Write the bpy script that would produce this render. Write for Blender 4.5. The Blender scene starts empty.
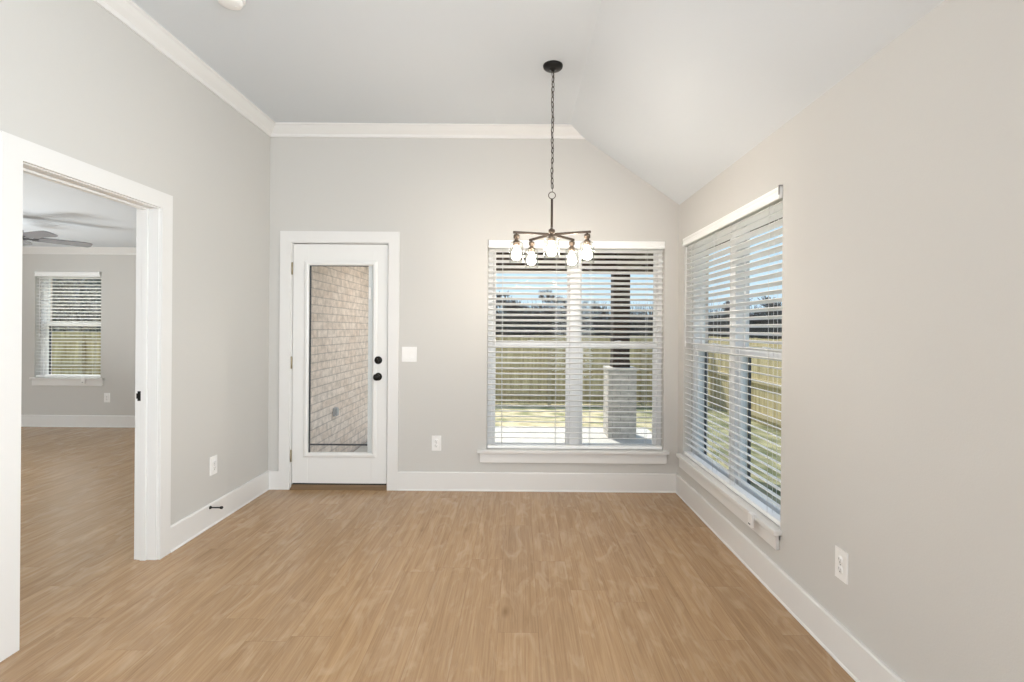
import bpy, bmesh, math, random
from mathutils import Vector, Matrix

S = bpy.context.scene
COL = S.collection
PI = math.pi
R = math.radians

# ------------------------------------------------------------------ camera
cam_data = bpy.data.cameras.new('camera')
cam_data.sensor_width = 36.0
cam_data.lens = 500.0 / 1024.0 * 36.0
cam_data.shift_x = -6.2 / 1024.0
cam_data.shift_y = -12.3 / 1024.0
cam_data.clip_start = 0.05
cam_data.clip_end = 400
cam = bpy.data.objects.new('camera', cam_data)
cam.location = (0.040, 0, 1.3615)
cam.rotation_euler = (Matrix.Rotation(R(0.1), 3, 'Z') @ Matrix.Rotation(R(90), 3, 'X') @ Matrix.Rotation(R(0.42), 3, 'Z')).to_euler()
COL.objects.link(cam)
S.camera = cam

# ------------------------------------------------------------------ view + sky + sun
S.view_settings.view_transform = 'Standard'
S.view_settings.look = 'None'
S.view_settings.gamma = 1.0
S.view_settings.use_curve_mapping = False
S.view_settings.exposure = 0.15

SUN_EL, SUN_AZ = R(50), R(19)            # azimuth measured from +Y towards -X
world = bpy.data.worlds.new('sky')
S.world = world
world.use_nodes = True
wn = world.node_tree.nodes
wl = world.node_tree.links
wn.clear()
w_out = wn.new('ShaderNodeOutputWorld')
w_bg = wn.new('ShaderNodeBackground')
w_tc = wn.new('ShaderNodeTexCoord')
w_sep = wn.new('ShaderNodeSeparateXYZ')
w_ramp = wn.new('ShaderNodeValToRGB')
wl.new(w_tc.outputs['Generated'], w_sep.inputs[0])
wl.new(w_sep.outputs['Z'], w_ramp.inputs[0])
cr = w_ramp.color_ramp
cr.elements[0].position = 0.0
cr.elements[0].color = (0.60, 0.76, 0.88, 1)
cr.elements[1].position = 0.7
cr.elements[1].color = (0.40, 0.58, 0.86, 1)
e = cr.elements.new(0.16)
e.color = (0.50, 0.71, 0.88, 1)
wl.new(w_ramp.outputs[0], w_bg.inputs[0])
w_bg.inputs[1].default_value = 1.15
wl.new(w_bg.outputs[0], w_out.inputs[0])

sun_data = bpy.data.lights.new('sun', 'SUN')
sun_data.energy = 5.6
sun_data.angle = R(0.6)
sun_data.color = (1.0, 0.95, 0.86)
sun = bpy.data.objects.new('sun', sun_data)
sdir = Vector((-math.sin(SUN_AZ) * math.cos(SUN_EL), math.cos(SUN_AZ) * math.cos(SUN_EL), math.sin(SUN_EL)))
sun.rotation_euler = sdir.to_track_quat('Z', 'Y').to_euler()
sun.location = (-10, 30, 40)
COL.objects.link(sun)


def aim(x, y, z):
    return Vector((-x, -y, -z)).to_track_quat('Z', 'Y').to_euler()


def area(name, loc, rot, sx, sy, power, color=(1, 1, 1), spread=PI):
    d = bpy.data.lights.new(name, 'AREA')
    d.shape = 'RECTANGLE'
    d.size, d.size_y = sx, sy
    d.energy = power
    d.color = color
    d.spread = spread
    o = bpy.data.objects.new(name, d)
    o.location = loc
    o.rotation_euler = rot
    COL.objects.link(o)
    return o


# added fill lights, out of view behind the camera and inside the bedroom
area('rear_fill_light', (-0.3, -4.75, 1.6), (R(90), 0, 0), 3.2, 2.8, 15, (0.92, 0.96, 1.0))  # broad fill added behind the camera; no window is built there
area('right_fill_light', (1.02, -0.55, 1.5), aim(-3.2, 2.9, 0.12), 1.0, 2.0, 51, (0.86, 0.94, 1.0), R(112))  # fill panel added beside the camera to brighten the left wall
area('bedroom_fill_uplight', (-6.4, 3.4, 0.35), aim(0.75, -0.3, 1), 2.6, 2.0, 165, (0.93, 0.98, 1.0))  # upward fill added near the floor to lift the bedroom ceiling
gl_ = bpy.data.lights.new('rear_fill_point', 'POINT')  # soft point fill added behind the camera, without a fixture
gl_.energy = 80
gl_.shadow_soft_size = 0.35
gl_.color = (0.96, 0.97, 1.0)
go_ = bpy.data.objects.new('rear_fill_point', gl_)
go_.location = (-1.2, -0.9, 1.75)
COL.objects.link(go_)
bl_ = bpy.data.lights.new('bedroom_fill_point', 'POINT')  # point fill added out of view in the bedroom, without a fixture
bl_.energy = 36
bl_.shadow_soft_size = 0.3
bo_ = bpy.data.objects.new('bedroom_fill_point', bl_)
bo_.location = (-6.0, 2.6, 0.85)
COL.objects.link(bo_)

# ------------------------------------------------------------------ materials
MATS = {}


def mat(name, color, rough=0.5, metal=0.0, spec=0.5, bump=None):
    m = bpy.data.materials.new(name)
    m.use_nodes = True
    nt = m.node_tree
    b = nt.nodes['Principled BSDF']
    b.inputs['Base Color'].default_value = (*color, 1)
    b.inputs['Roughness'].default_value = rough
    b.inputs['Metallic'].default_value = metal
    b.inputs['Specular IOR Level'].default_value = spec
    if bump:
        scale, strength, dist = bump
        tc = nt.nodes.new('ShaderNodeTexCoord')
        nz = nt.nodes.new('ShaderNodeTexNoise')
        nz.inputs['Scale'].default_value = scale
        nz.inputs['Detail'].default_value = 3
        bp = nt.nodes.new('ShaderNodeBump')
        bp.inputs['Strength'].default_value = strength
        bp.inputs['Distance'].default_value = dist
        nt.links.new(tc.outputs['Object'], nz.inputs['Vector'])
        nt.links.new(nz.outputs[0], bp.inputs['Height'])
        nt.links.new(bp.outputs[0], b.inputs['Normal'])
    MATS[name] = m
    return m


def nodes_of(m):
    return m.node_tree.nodes, m.node_tree.links, m.node_tree.nodes['Principled BSDF']


def noise_color(m, c1, c2, scale, detail=4, stretch=(1, 1, 1), lo=0.35, hi=0.65):
    n, l, b = nodes_of(m)
    tc = n.new('ShaderNodeTexCoord')
    mp = n.new('ShaderNodeMapping')
    mp.inputs['Scale'].default_value = stretch
    nz = n.new('ShaderNodeTexNoise')
    nz.inputs['Scale'].default_value = scale
    nz.inputs['Detail'].default_value = detail
    rp = n.new('ShaderNodeValToRGB')
    rp.color_ramp.elements[0].position = lo
    rp.color_ramp.elements[0].color = (*c1, 1)
    rp.color_ramp.elements[1].position = hi
    rp.color_ramp.elements[1].color = (*c2, 1)
    l.new(tc.outputs['Object'], mp.inputs[0])
    l.new(mp.outputs[0], nz.inputs['Vector'])
    l.new(nz.outputs[0], rp.inputs[0])
    l.new(rp.outputs[0], b.inputs['Base Color'])
    return rp


M_WALL = mat('greige_wall_paint', (0.61, 0.595, 0.565), 0.75, spec=0.25, bump=(170, 0.10, 0.004))
M_CEIL = mat('ceiling_paint', (0.67, 0.70, 0.725), 0.85, spec=0.2, bump=(150, 0.10, 0.004))
M_TRIM = mat('white_trim_paint', (0.775, 0.765, 0.745), 0.38, spec=0.4)
M_DOOR = mat('white_door_paint', (0.80, 0.795, 0.775), 0.35, spec=0.4)
M_VINYL = mat('white_window_vinyl', (0.76, 0.76, 0.755), 0.35)
M_BLIND = mat('white_blind_slats', (0.93, 0.93, 0.915), 0.40)
M_PLASTIC = mat('white_plastic', (0.86, 0.85, 0.83), 0.30)
M_SLOT = mat('outlet_slot_grey', (0.10, 0.10, 0.10), 0.5)
M_CORD = mat('white_cord', (0.75, 0.74, 0.72), 0.8)
M_BLACK = mat('matte_black_metal', (0.012, 0.011, 0.010), 0.38, 0.6)
M_BRONZE = mat('dark_bronze_metal', (0.075, 0.058, 0.046), 0.42, 0.7)
M_SOCKET = mat('warm_bronze_socket', (0.105, 0.078, 0.056), 0.45, 0.6)
M_HINGE = mat('satin_brass', (0.46, 0.40, 0.28), 0.40, 0.9)
M_NICKEL = mat('clip_grey', (0.33, 0.32, 0.31), 0.4, 0.6)
M_SCREEN = mat('dark_screen_frame', (0.05, 0.055, 0.065), 0.45)
M_SPACER = mat('dark_glazing_spacer', (0.07, 0.07, 0.075), 0.5)
M_RUBBER = mat('black_rubber', (0.015, 0.015, 0.015), 0.7)
M_THRESH = mat('dark_threshold', (0.20, 0.125, 0.065), 0.45)
M_DARKWOOD = mat('dark_stained_wood', (0.045, 0.026, 0.017), 0.6)
noise_color(M_DARKWOOD, (0.03, 0.018, 0.012), (0.075, 0.042, 0.027), 9, 5, (6, 6, 0.5))
M_PORCH = mat('dark_porch_ceiling', (0.06, 0.05, 0.042), 0.7)
M_SOFFIT = mat('pale_soffit', (0.86, 0.855, 0.84), 0.7)
M_CONC = mat('pale_concrete', (0.62, 0.60, 0.56), 0.9)
noise_color(M_CONC, (0.47, 0.46, 0.43), (0.58, 0.565, 0.53), 5, 8)
M_FAN = mat('grey_fan_blade', (0.20, 0.20, 0.21), 0.20)
M_FANM = mat('fan_motor_grey', (0.12, 0.12, 0.125), 0.4, 0.6)
M_BARK = mat('bare_bark', (0.075, 0.065, 0.058), 0.9)
M_BARK2 = mat('pale_bark', (0.30, 0.285, 0.26), 0.9)
noise_color(M_BARK2, (0.16, 0.15, 0.14), (0.46, 0.45, 0.43), 6, 4)
M_BRUSH = mat('winter_brush', (0.085, 0.075, 0.066), 0.95)
noise_color(M_BRUSH, (0.045, 0.045, 0.046), (0.15, 0.13, 0.11), 0.6, 4)

M_FENCE = mat('cedar_fence', (0.60, 0.52, 0.30), 0.85)
noise_color(M_FENCE, (0.40, 0.32, 0.16), (0.64, 0.54, 0.31), 5, 6, (2.2, 2.2, 0.22))
M_RAIL = mat('cedar_rail', (0.50, 0.42, 0.26), 0.85)
M_LAWN = mat('dormant_lawn', (0.50, 0.43, 0.25), 1.0, spec=0.1)
noise_color(M_LAWN, (0.20, 0.21, 0.10), (0.58, 0.49, 0.32), 2.6, 10, (1, 1, 1), 0.36, 0.58)


# greener turf along the right side yard
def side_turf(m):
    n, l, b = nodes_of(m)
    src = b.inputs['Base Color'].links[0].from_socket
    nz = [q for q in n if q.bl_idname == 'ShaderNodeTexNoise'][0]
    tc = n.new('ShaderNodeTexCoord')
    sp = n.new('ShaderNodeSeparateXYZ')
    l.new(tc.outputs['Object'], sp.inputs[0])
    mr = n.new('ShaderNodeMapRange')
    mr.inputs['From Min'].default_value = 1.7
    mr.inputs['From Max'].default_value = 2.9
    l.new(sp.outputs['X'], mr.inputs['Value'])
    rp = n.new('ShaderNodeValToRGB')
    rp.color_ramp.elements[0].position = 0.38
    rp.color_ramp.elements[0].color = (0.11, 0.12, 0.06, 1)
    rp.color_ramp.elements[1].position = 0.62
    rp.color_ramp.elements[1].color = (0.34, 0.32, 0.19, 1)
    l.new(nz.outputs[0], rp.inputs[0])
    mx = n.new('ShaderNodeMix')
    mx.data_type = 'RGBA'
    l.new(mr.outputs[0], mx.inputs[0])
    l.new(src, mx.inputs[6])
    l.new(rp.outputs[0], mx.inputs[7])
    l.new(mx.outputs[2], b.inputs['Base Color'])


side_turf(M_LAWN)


# ---- thin clear glass: mostly transparent with a Fresnel reflection
def glass(name, tint=(1, 1, 1), strength=1.0):
    m = bpy.data.materials.new(name)
    m.use_nodes = True
    n, l = m.node_tree.nodes, m.node_tree.links
    n.clear()
    out = n.new('ShaderNodeOutputMaterial')
    mix = n.new('ShaderNodeMixShader')
    tr = n.new('ShaderNodeBsdfTransparent')
    tr.inputs[0].default_value = (*tint, 1)
    gl = n.new('ShaderNodeBsdfGlossy')
    gl.inputs['Roughness'].default_value = 0.02
    lw = n.new('ShaderNodeLayerWeight')
    lw.inputs['Blend'].default_value = 0.5
    pw = n.new('ShaderNodeMath')
    pw.operation = 'POWER'
    pw.inputs[1].default_value = 5.0
    l.new(lw.outputs['Facing'], pw.inputs[0])
    ml = n.new('ShaderNodeMath')
    ml.operation = 'MULTIPLY_ADD'
    ml.inputs[1].default_value = 0.8 * strength
    ml.inputs[2].default_value = 0.04 * strength
    l.new(pw.outputs[0], ml.inputs[0])
    l.new(ml.outputs[0], mix.inputs[0])
    l.new(tr.outputs[0], mix.inputs[1])
    l.new(gl.outputs[0], mix.inputs[2])
    l.new(mix.outputs[0], out.inputs[0])
    return m


M_GLASS = glass('window_glass', (0.97, 0.98, 0.98), 0.2)
M_SHADE = glass('clear_lamp_glass', (0.97, 0.97, 0.96), 1.2)


def emis(name, color, strength):
    m = bpy.data.materials.new(name)
    m.use_nodes = True
    b = m.node_tree.nodes['Principled BSDF']
    b.inputs['Base Color'].default_value = (0.9, 0.88, 0.8, 1)
    b.inputs['Emission Color'].default_value = (*color, 1)
    b.inputs['Emission Strength'].default_value = strength
    return m


M_BULB = emis('glowing_bulb', (1.0, 0.90, 0.80), 162)


# ---- oak vinyl planks
def floor_material():
    m = mat('oak_planks', (0.42, 0.27, 0.14), 0.27, spec=0.5)
    n, l, b = nodes_of(m)
    tc = n.new('ShaderNodeTexCoord')
    mp = n.new('ShaderNodeMapping')
    mp.inputs['Rotation'].default_value = (0, 0, R(90))
    mp.inputs['Location'].default_value = (0.31, 0.045, 0)
    l.new(tc.outputs['Object'], mp.inputs[0])
    PW, PL = 0.182, 1.22

    def M(op, a, b_=None):
        q = n.new('ShaderNodeMath')
        q.operation = op
        for k_, v_ in enumerate((a, b_)):
            if v_ is None:
                continue
            if isinstance(v_, (int, float)):
                q.inputs[k_].default_value = v_
            else:
                l.new(v_, q.inputs[k_])
        return q.outputs[0]
    sep = n.new('ShaderNodeSeparateXYZ')
    l.new(mp.outputs[0], sep.inputs[0])
    vrow = M('DIVIDE', sep.outputs['Y'], PW)
    row = M('FLOOR', vrow)
    wn1 = n.new('ShaderNodeTexWhiteNoise')
    wn1.noise_dimensions = '1D'
    l.new(row, wn1.inputs['W'])
    upl = M('ADD', M('DIVIDE', sep.outputs['X'], PL), wn1.outputs['Value'])
    plank = M('FLOOR', upl)
    cmb = n.new('ShaderNodeCombineXYZ')
    l.new(row, cmb.inputs['X'])
    l.new(plank, cmb.inputs['Y'])
    wn2 = n.new('ShaderNodeTexWhiteNoise')
    wn2.noise_dimensions = '2D'
    l.new(cmb.outputs[0], wn2.inputs['Vector'])

    def edge(t, size, w):
        f = M('FRACT', t)
        d = M('MINIMUM', f, M('SUBTRACT', 1.0, f))
        return M('LESS_THAN', M('MULTIPLY', d, size), w)
    seam = M('MAXIMUM', edge(vrow, PW, 0.0012), edge(upl, PL, 0.0013))
    # grain: long streaks, shifted plank by plank
    off = n.new('ShaderNodeVectorMath')
    off.operation = 'MULTIPLY'
    off.inputs[1].default_value = (17.3, 13.1, 5.7)
    l.new(wn2.outputs['Color'], off.inputs[0])
    add = n.new('ShaderNodeVectorMath')
    add.operation = 'ADD'
    l.new(mp.outputs[0], add.inputs[0])
    l.new(off.outputs[0], add.inputs[1])
    mp2 = n.new('ShaderNodeMapping')
    mp2.inputs['Scale'].default_value = (1.1, 16, 1)
    l.new(add.outputs[0], mp2.inputs[0])
    n1 = n.new('ShaderNodeTexNoise')
    n1.inputs['Scale'].default_value = 1.6
    n1.inputs['Detail'].default_value = 7
    n1.inputs['Roughness'].default_value = 0.62
    n1.inputs['Distortion'].default_value = 0.6
    l.new(mp2.outputs[0], n1.inputs['Vector'])
    mp3 = n.new('ShaderNodeMapping')
    mp3.inputs['Scale'].default_value = (3.0, 130, 1)
    l.new(add.outputs[0], mp3.inputs[0])
    n2 = n.new('ShaderNodeTexNoise')
    n2.inputs['Scale'].default_value = 1.3
    n2.inputs['Detail'].default_value = 4
    l.new(mp3.outputs[0], n2.inputs['Vector'])
    rp = n.new('ShaderNodeValToRGB')
    rp.color_ramp.elements[0].position = 0.28
    rp.color_ramp.elements[0].color = (0.345, 0.208, 0.103, 1)
    rp.color_ramp.elements[1].position = 0.74
    rp.color_ramp.elements[1].color = (0.490, 0.322, 0.176, 1)
    l.new(n1.outputs[0], rp.inputs[0])
    # plank tone
    mx = n.new('ShaderNodeMix')
    mx.data_type = 'RGBA'
    mx.blend_type = 'MULTIPLY'
    mx.inputs[0].default_value = 1.0
    tone = n.new('ShaderNodeValToRGB')
    tone.color_ramp.elements[0].color = (0.94, 0.937, 0.935, 1)
    tone.color_ramp.elements[1].color = (1.05, 1.05, 1.05, 1)
    l.new(wn2.outputs['Value'], tone.inputs[0])
    l.new(rp.outputs[0], mx.inputs[6])
    l.new(tone.outputs[0], mx.inputs[7])
    mx2 = n.new('ShaderNodeMix')
    mx2.data_type = 'RGBA'
    mx2.blend_type = 'MULTIPLY'
    mx2.inputs[0].default_value = 1.0
    fine = n.new('ShaderNodeValToRGB')
    fine.color_ramp.elements[0].position = 0.3
    fine.color_ramp.elements[0].color = (0.86, 0.85, 0.84, 1)
    fine.color_ramp.elements[1].position = 0.7
    fine.color_ramp.elements[1].color = (1.06, 1.06, 1.06, 1)
    l.new(n2.outputs[0], fine.inputs[0])
    l.new(mx.outputs[2], mx2.inputs[6])
    l.new(fine.outputs[0], mx2.inputs[7])
    # scattered small knots
    vo = n.new('ShaderNodeTexVoronoi')
    vo.inputs['Scale'].default_value = 1.0
    mpk = n.new('ShaderNodeMapping')
    mpk.inputs['Scale'].default_value = (1.3, 3.6, 1)
    l.new(add.outputs[0], mpk.inputs[0])
    l.new(mpk.outputs[0], vo.inputs['Vector'])
    kn = n.new('ShaderNodeValToRGB')
    kn.color_ramp.elements[0].position = 0.012
    kn.color_ramp.elements[0].color = (0.62, 0.56, 0.50, 1)
    kn.color_ramp.elements[1].position = 0.085
    kn.color_ramp.elements[1].color = (1, 1, 1, 1)
    l.new(vo.outputs['Distance'], kn.inputs[0])
    mxk = n.new('ShaderNodeMix')
    mxk.data_type = 'RGBA'
    mxk.blend_type = 'MULTIPLY'
    mxk.inputs[0].default_value = 0.8
    l.new(mx2.outputs[2], mxk.inputs[6])
    l.new(kn.outputs[0], mxk.inputs[7])
    # pale cross-grain flecks
    mpf = n.new('ShaderNodeMapping')
    mpf.inputs['Scale'].default_value = (4.0, 11.0, 1)
    l.new(add.outputs[0], mpf.inputs[0])
    nf = n.new('ShaderNodeTexNoise')
    nf.inputs['Scale'].default_value = 1.0
    nf.inputs['Detail'].default_value = 5
    nf.inputs['Distortion'].default_value = 1.2
    l.new(mpf.outputs[0], nf.inputs['Vector'])
    fl = n.new('ShaderNodeValToRGB')
    fl.color_ramp.elements[0].position = 0.50
    fl.color_ramp.elements[0].color = (0, 0, 0, 1)
    fl.color_ramp.elements[1].position = 0.78
    fl.color_ramp.elements[1].color = (0.60, 0.60, 0.60, 1)
    l.new(nf.outputs[0], fl.inputs[0])
    mxf = n.new('ShaderNodeMix')
    mxf.data_type = 'RGBA'
    mxf.blend_type = 'MIX'
    l.new(fl.outputs[0], mxf.inputs[0])
    l.new(mxk.outputs[2], mxf.inputs[6])
    mxf.inputs[7].default_value = (0.56, 0.405, 0.26, 1)
    # seams
    mx3 = n.new('ShaderNodeMix')
    mx3.data_type = 'RGBA'
    mx3.blend_type = 'MIX'
    sf = n.new('ShaderNodeMath')
    sf.operation = 'MULTIPLY'
    sf.inputs[1].default_value = 0.28
    l.new(seam, sf.inputs[0])
    l.new(sf.outputs[0], mx3.inputs[0])
    l.new(mxf.outputs[2], mx3.inputs[6])
    mx3.inputs[7].default_value = (0.16, 0.09, 0.045, 1)
    l.new(mx3.outputs[2], b.inputs['Base Color'])
    bp = n.new('ShaderNodeBump')
    bp.inputs['Strength'].default_value = 0.08
    bp.inputs['Distance'].default_value = 0.004
    l.new(n2.outputs[0], bp.inputs['Height'])
    l.new(bp.outputs[0], b.inputs['Normal'])
    return m


M_FLOOR = floor_material()


def brick_material(name, c1, c2, mortar, bw, rh, ms, coords='XY', stain=0.25):
    m = mat(name, c1, 0.9, spec=0.2)
    n, l, b = nodes_of(m)
    tc = n.new('ShaderNodeTexCoord')
    sp = n.new('ShaderNodeSeparateXYZ')
    l.new(tc.outputs['Object'], sp.inputs[0])
    sm = n.new('ShaderNodeMath')
    sm.operation = 'ADD'
    l.new(sp.outputs['X'], sm.inputs[0])
    l.new(sp.outputs['Y'], sm.inputs[1])
    cb = n.new('ShaderNodeCombineXYZ')
    l.new(sm.outputs[0], cb.inputs['X'])
    l.new(sp.outputs['Z'], cb.inputs['Y'])
    br = n.new('ShaderNodeTexBrick')
    br.inputs['Color1'].default_value = (*c1, 1)
    br.inputs['Color2'].default_value = (*c2, 1)
    br.inputs['Mortar'].default_value = (*mortar, 1)
    br.inputs['Scale'].default_value = 1.0
    br.inputs['Mortar Size'].default_value = ms
    br.inputs['Mortar Smooth'].default_value = 0.3
    br.inputs['Brick Width'].default_value = bw
    br.inputs['Row Height'].default_value = rh
    nzd = n.new('ShaderNodeTexNoise')
    nzd.inputs['Scale'].default_value = 18
    l.new(cb.outputs[0], nzd.inputs['Vector'])
    dv = n.new('ShaderNodeVectorMath')
    dv.operation = 'SCALE'
    dv.inputs['Scale'].default_value = 0.012
    l.new(nzd.outputs['Color'], dv.inputs[0])
    av = n.new('ShaderNodeVectorMath')
    l.new(cb.outputs[0], av.inputs[0])
    l.new(dv.outputs[0], av.inputs[1])
    l.new(av.outputs[0], br.inputs['Vector'])
    nz = n.new('ShaderNodeTexNoise')
    nz.inputs['Scale'].default_value = 14
    nz.inputs['Detail'].default_value = 6
    l.new(cb.outputs[0], nz.inputs['Vector'])
    rp = n.new('ShaderNodeValToRGB')
    rp.color_ramp.elements[0].position = 0.3
    rp.color_ramp.elements[0].color = (1 - stain, 1 - stain, 1 - stain, 1)
    rp.color_ramp.elements[1].position = 0.65
    rp.color_ramp.elements[1].color = (1.05, 1.05, 1.05, 1)
    l.new(nz.outputs[0], rp.inputs[0])
    mx = n.new('ShaderNodeMix')
    mx.data_type = 'RGBA'
    mx.blend_type = 'MULTIPLY'
    mx.inputs[0].default_value = 1.0
    l.new(br.outputs['Color'], mx.inputs[6])
    l.new(rp.outputs[0], mx.inputs[7])
    l.new(mx.outputs[2], b.inputs['Base Color'])
    bp = n.new('ShaderNodeBump')
    bp.invert = True
    bp.inputs['Strength'].default_value = 0.45
    bp.inputs['Distance'].default_value = 0.01
    l.new(br.outputs['Fac'], bp.inputs['Height'])
    l.new(bp.outputs[0], b.inputs['Normal'])
    return m


M_BRICK = brick_material('whitewashed_brick', (0.80, 0.68, 0.60), (0.86, 0.76, 0.69), (0.60, 0.53, 0.49), 0.255, 0.079, 0.006)
M_STONE = brick_material('pale_pier_brick', (0.70, 0.66, 0.60), (0.56, 0.52, 0.47), (0.50, 0.47, 0.43), 0.21, 0.079, 0.008)


# ------------------------------------------------------------------ mesh helpers
class MB:
    """Collects shapes into one bmesh."""

    def __init__(self):
        self.bm = bmesh.new()

    def _merge(self, tmp, smooth=False, mtx=None):
        if mtx is not None:
            bmesh.ops.transform(tmp, matrix=mtx, verts=tmp.verts)
        vm = {}
        for v in tmp.verts:
            vm[v] = self.bm.verts.new(v.co)
        for f in tmp.faces:
            try:
                nf = self.bm.faces.new([vm[v] for v in f.verts])
                nf.smooth = smooth
            except ValueError:
                pass
        tmp.free()

    def box(self, x0, x1, y0, y1, z0, z1, bevel=0.0, mtx=None, segs=1):
        t = bmesh.new()
        bmesh.ops.create_cube(t, size=1.0)
        for v in t.verts:
            v.co = Vector(((x0 + x1) / 2 + v.co.x * (x1 - x0), (y0 + y1) / 2 + v.co.y * (y1 - y0), (z0 + z1) / 2 + v.co.z * (z1 - z0)))
        if bevel > 0:
            bmesh.ops.bevel(t, geom=list(t.edges), offset=bevel, segments=segs, affect='EDGES', profile=0.5)
        self._merge(t, False, mtx)
        return self

    def prism(self, pts, axis, a0, a1, mtx=None, smooth=False):
        """Closed outline PTS (2-D) swept along an axis: 'x' outline is (y,z), 'y' outline is (x,z), 'z' outline is (x,y)."""
        t = bmesh.new()

        def p(q, a):
            return {'x': (a, q[0], q[1]), 'y': (q[0], a, q[1]), 'z': (q[0], q[1], a)}[axis]
        va = [t.verts.new(p(q, a0)) for q in pts]
        vb = [t.verts.new(p(q, a1)) for q in pts]
        k = len(pts)
        t.faces.new(va)
        t.faces.new(list(reversed(vb)))
        for i in range(k):
            t.faces.new([va[i], vb[i], vb[(i + 1) % k], va[(i + 1) % k]])
        bmesh.ops.recalc_face_normals(t, faces=t.faces)
        self._merge(t, smooth, mtx)
        return self

    def lathe(self, prof, n=32, mtx=None, smooth=True):
        """Profile [(r, z)...] turned about Z."""
        t = bmesh.new()
        rings = []
        for r, z in prof:
            if r < 1e-6:
                rings.append([t.verts.new((0, 0, z))])
            else:
                rings.append([t.verts.new((r * math.cos(2 * PI * i / n), r * math.sin(2 * PI * i / n), z)) for i in range(n)])
        for a, b in zip(rings, rings[1:]):
            for i in range(n):
                j = (i + 1) % n
                if len(a) == 1 and len(b) == 1:
                    continue
                if len(a) == 1:
                    t.faces.new([a[0], b[i], b[j]])
                elif len(b) == 1:
                    t.faces.new([a[i], b[0], a[j]])
                else:
                    t.faces.new([a[i], b[i], b[j], a[j]])
        bmesh.ops.recalc_face_normals(t, faces=t.faces)
        self._merge(t, smooth, mtx)
        return self

    def tube(self, pts, r, n=8, closed=False, smooth=True, mtx=None):
        pts = [Vector(p) for p in pts]
        rs = r if isinstance(r, (list, tuple)) else [r] * len(pts)
        t = bmesh.new()
        rings = []
        k = len(pts)
        ref = None
        for i, p in enumerate(pts):
            if closed:
                d = pts[(i + 1) % k] - pts[i - 1]
            elif i == 0:
                d = pts[1] - pts[0]
            elif i == k - 1:
                d = pts[-1] - pts[-2]
            else:
                d = pts[i + 1] - pts[i - 1]
            d.normalize()
            if ref is None:
                ref = Vector((0, 0, 1)) if abs(d.z) < 0.9 else Vector((1, 0, 0))
            u = d.cross(ref)
            if u.length < 1e-5:
                u = d.cross(Vector((0, 1, 0)))
            u.normalize()
            w = u.cross(d).normalized()
            ref = w
            rings.append([t.verts.new(p + rs[i] * (math.cos(2 * PI * j / n) * u + math.sin(2 * PI * j / n) * w)) for j in range(n)])
        pairs = list(zip(rings, rings[1:]))
        if closed:
            pairs.append((rings[-1], rings[0]))
        for a, b in pairs:
            for j in range(n):
                t.faces.new([a[j], a[(j + 1) % n], b[(j + 1) % n], b[j]])
        if not closed:
            t.faces.new(list(reversed(rings[0])))
            t.faces.new(rings[-1])
        bmesh.ops.recalc_face_normals(t, faces=t.faces)
        self._merge(t, smooth, mtx)
        return self

    def build(self, name, material, parent=None, **props):
        me = bpy.data.meshes.new(name)
        self.bm.to_mesh(me)
        self.bm.free()
        me.materials.append(material)
        o = bpy.data.objects.new(name, me)
        COL.objects.link(o)
        if parent is not None:
            o.parent = parent
        for k, v in props.items():
            o[k] = v
        return o


def T(x, y, z):
    return Matrix.Translation((x, y, z))


def RX(a):
    return Matrix.Rotation(a, 4, 'X')


def RY(a):
    return Matrix.Rotation(a, 4, 'Y')


def RZ(a):
    return Matrix.Rotation(a, 4, 'Z')


def empty(name, loc=(0, 0, 0), rz=0.0, **props):
    o = bpy.data.objects.new(name, None)
    o.location = loc
    o.rotation_euler = (0, 0, rz)
    o.empty_display_size = 0.1
    COL.objects.link(o)
    for k, v in props.items():
        o[k] = v
    return o


def tag(o, label, category, group=None, kind=None):
    o['label'] = label
    o['category'] = category
    if group:
        o['group'] = group
    if kind:
        o['kind'] = kind
    return o


def struct(name, mb, m, label, category):
    return tag(mb.build(name, m), label, category, kind='structure')


# ------------------------------------------------------------------ main dimensions (metres)
XL, XR, YB = -2.062, 1.379, 4.200        # left wall, right wall, back wall (room faces)
ZC = 3.048                                # flat ceiling
XCREASE = 0.450                           # flat ceiling meets the slope
ZS = 2.410                                # slope meets the right wall
YREAR = -4.8
W1C, W1W = 0.5165, 1.487                  # back window: centre X, width
W2C, W2W = 3.310, 1.520                  # right window: centre Y, width
WZ0, WZ1 = 0.347, 2.106                   # window opening
DX0, DX1, DZ1 = -1.8655, -1.067, 2.062    # back door slab
OY0, OY1, OZ = 2.097, 2.906, 2.045        # doorway in the left wall
BXI = -2.174                              # bedroom face of the shared wall
BYB = 6.710                               # bedroom far wall face
BZC = 2.405
BW0, BW1, BWZ0, BWZ1 = -6.470, -5.580, 0.660, 2.085
BXL = -9.0

# ------------------------------------------------------------------ floor, walls, ceiling
mb = MB().box(BXL - 0.2, XR + 0.16, YREAR - 0.2, YB + 0.16, -0.12, 0.0)
mb.box(BXL - 0.2, -1.93, YB + 0.16, BYB + 0.16, -0.12, 0.0)
struct('floor', mb, M_FLOOR, 'honey oak plank floor running towards the back wall', 'floor')

WT = 0.16
mb = MB()
YO = YB + WT
mb.box(XL - 0.115, DX0 - 0.02, YB, YO, 0, 3.3)
mb.box(DX0 - 0.02, DX1 + 0.02, YB, YO, DZ1 + 0.02, 3.3)
mb.box(DX1 + 0.02, W1C - W1W / 2, YB, YO, 0, 3.3)
mb.box(W1C - W1W / 2, W1C + W1W / 2, YB, YO, 0, WZ0 - 0.056)
mb.box(W1C - W1W / 2, W1C + W1W / 2, YB, YO, WZ1, 3.3)
mb.box(W1C + W1W / 2, XR + WT, YB, YO, 0, 3.3)
struct('wall_back', mb, M_WALL, 'greige painted back wall with a door and a twin window', 'wall')

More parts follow.
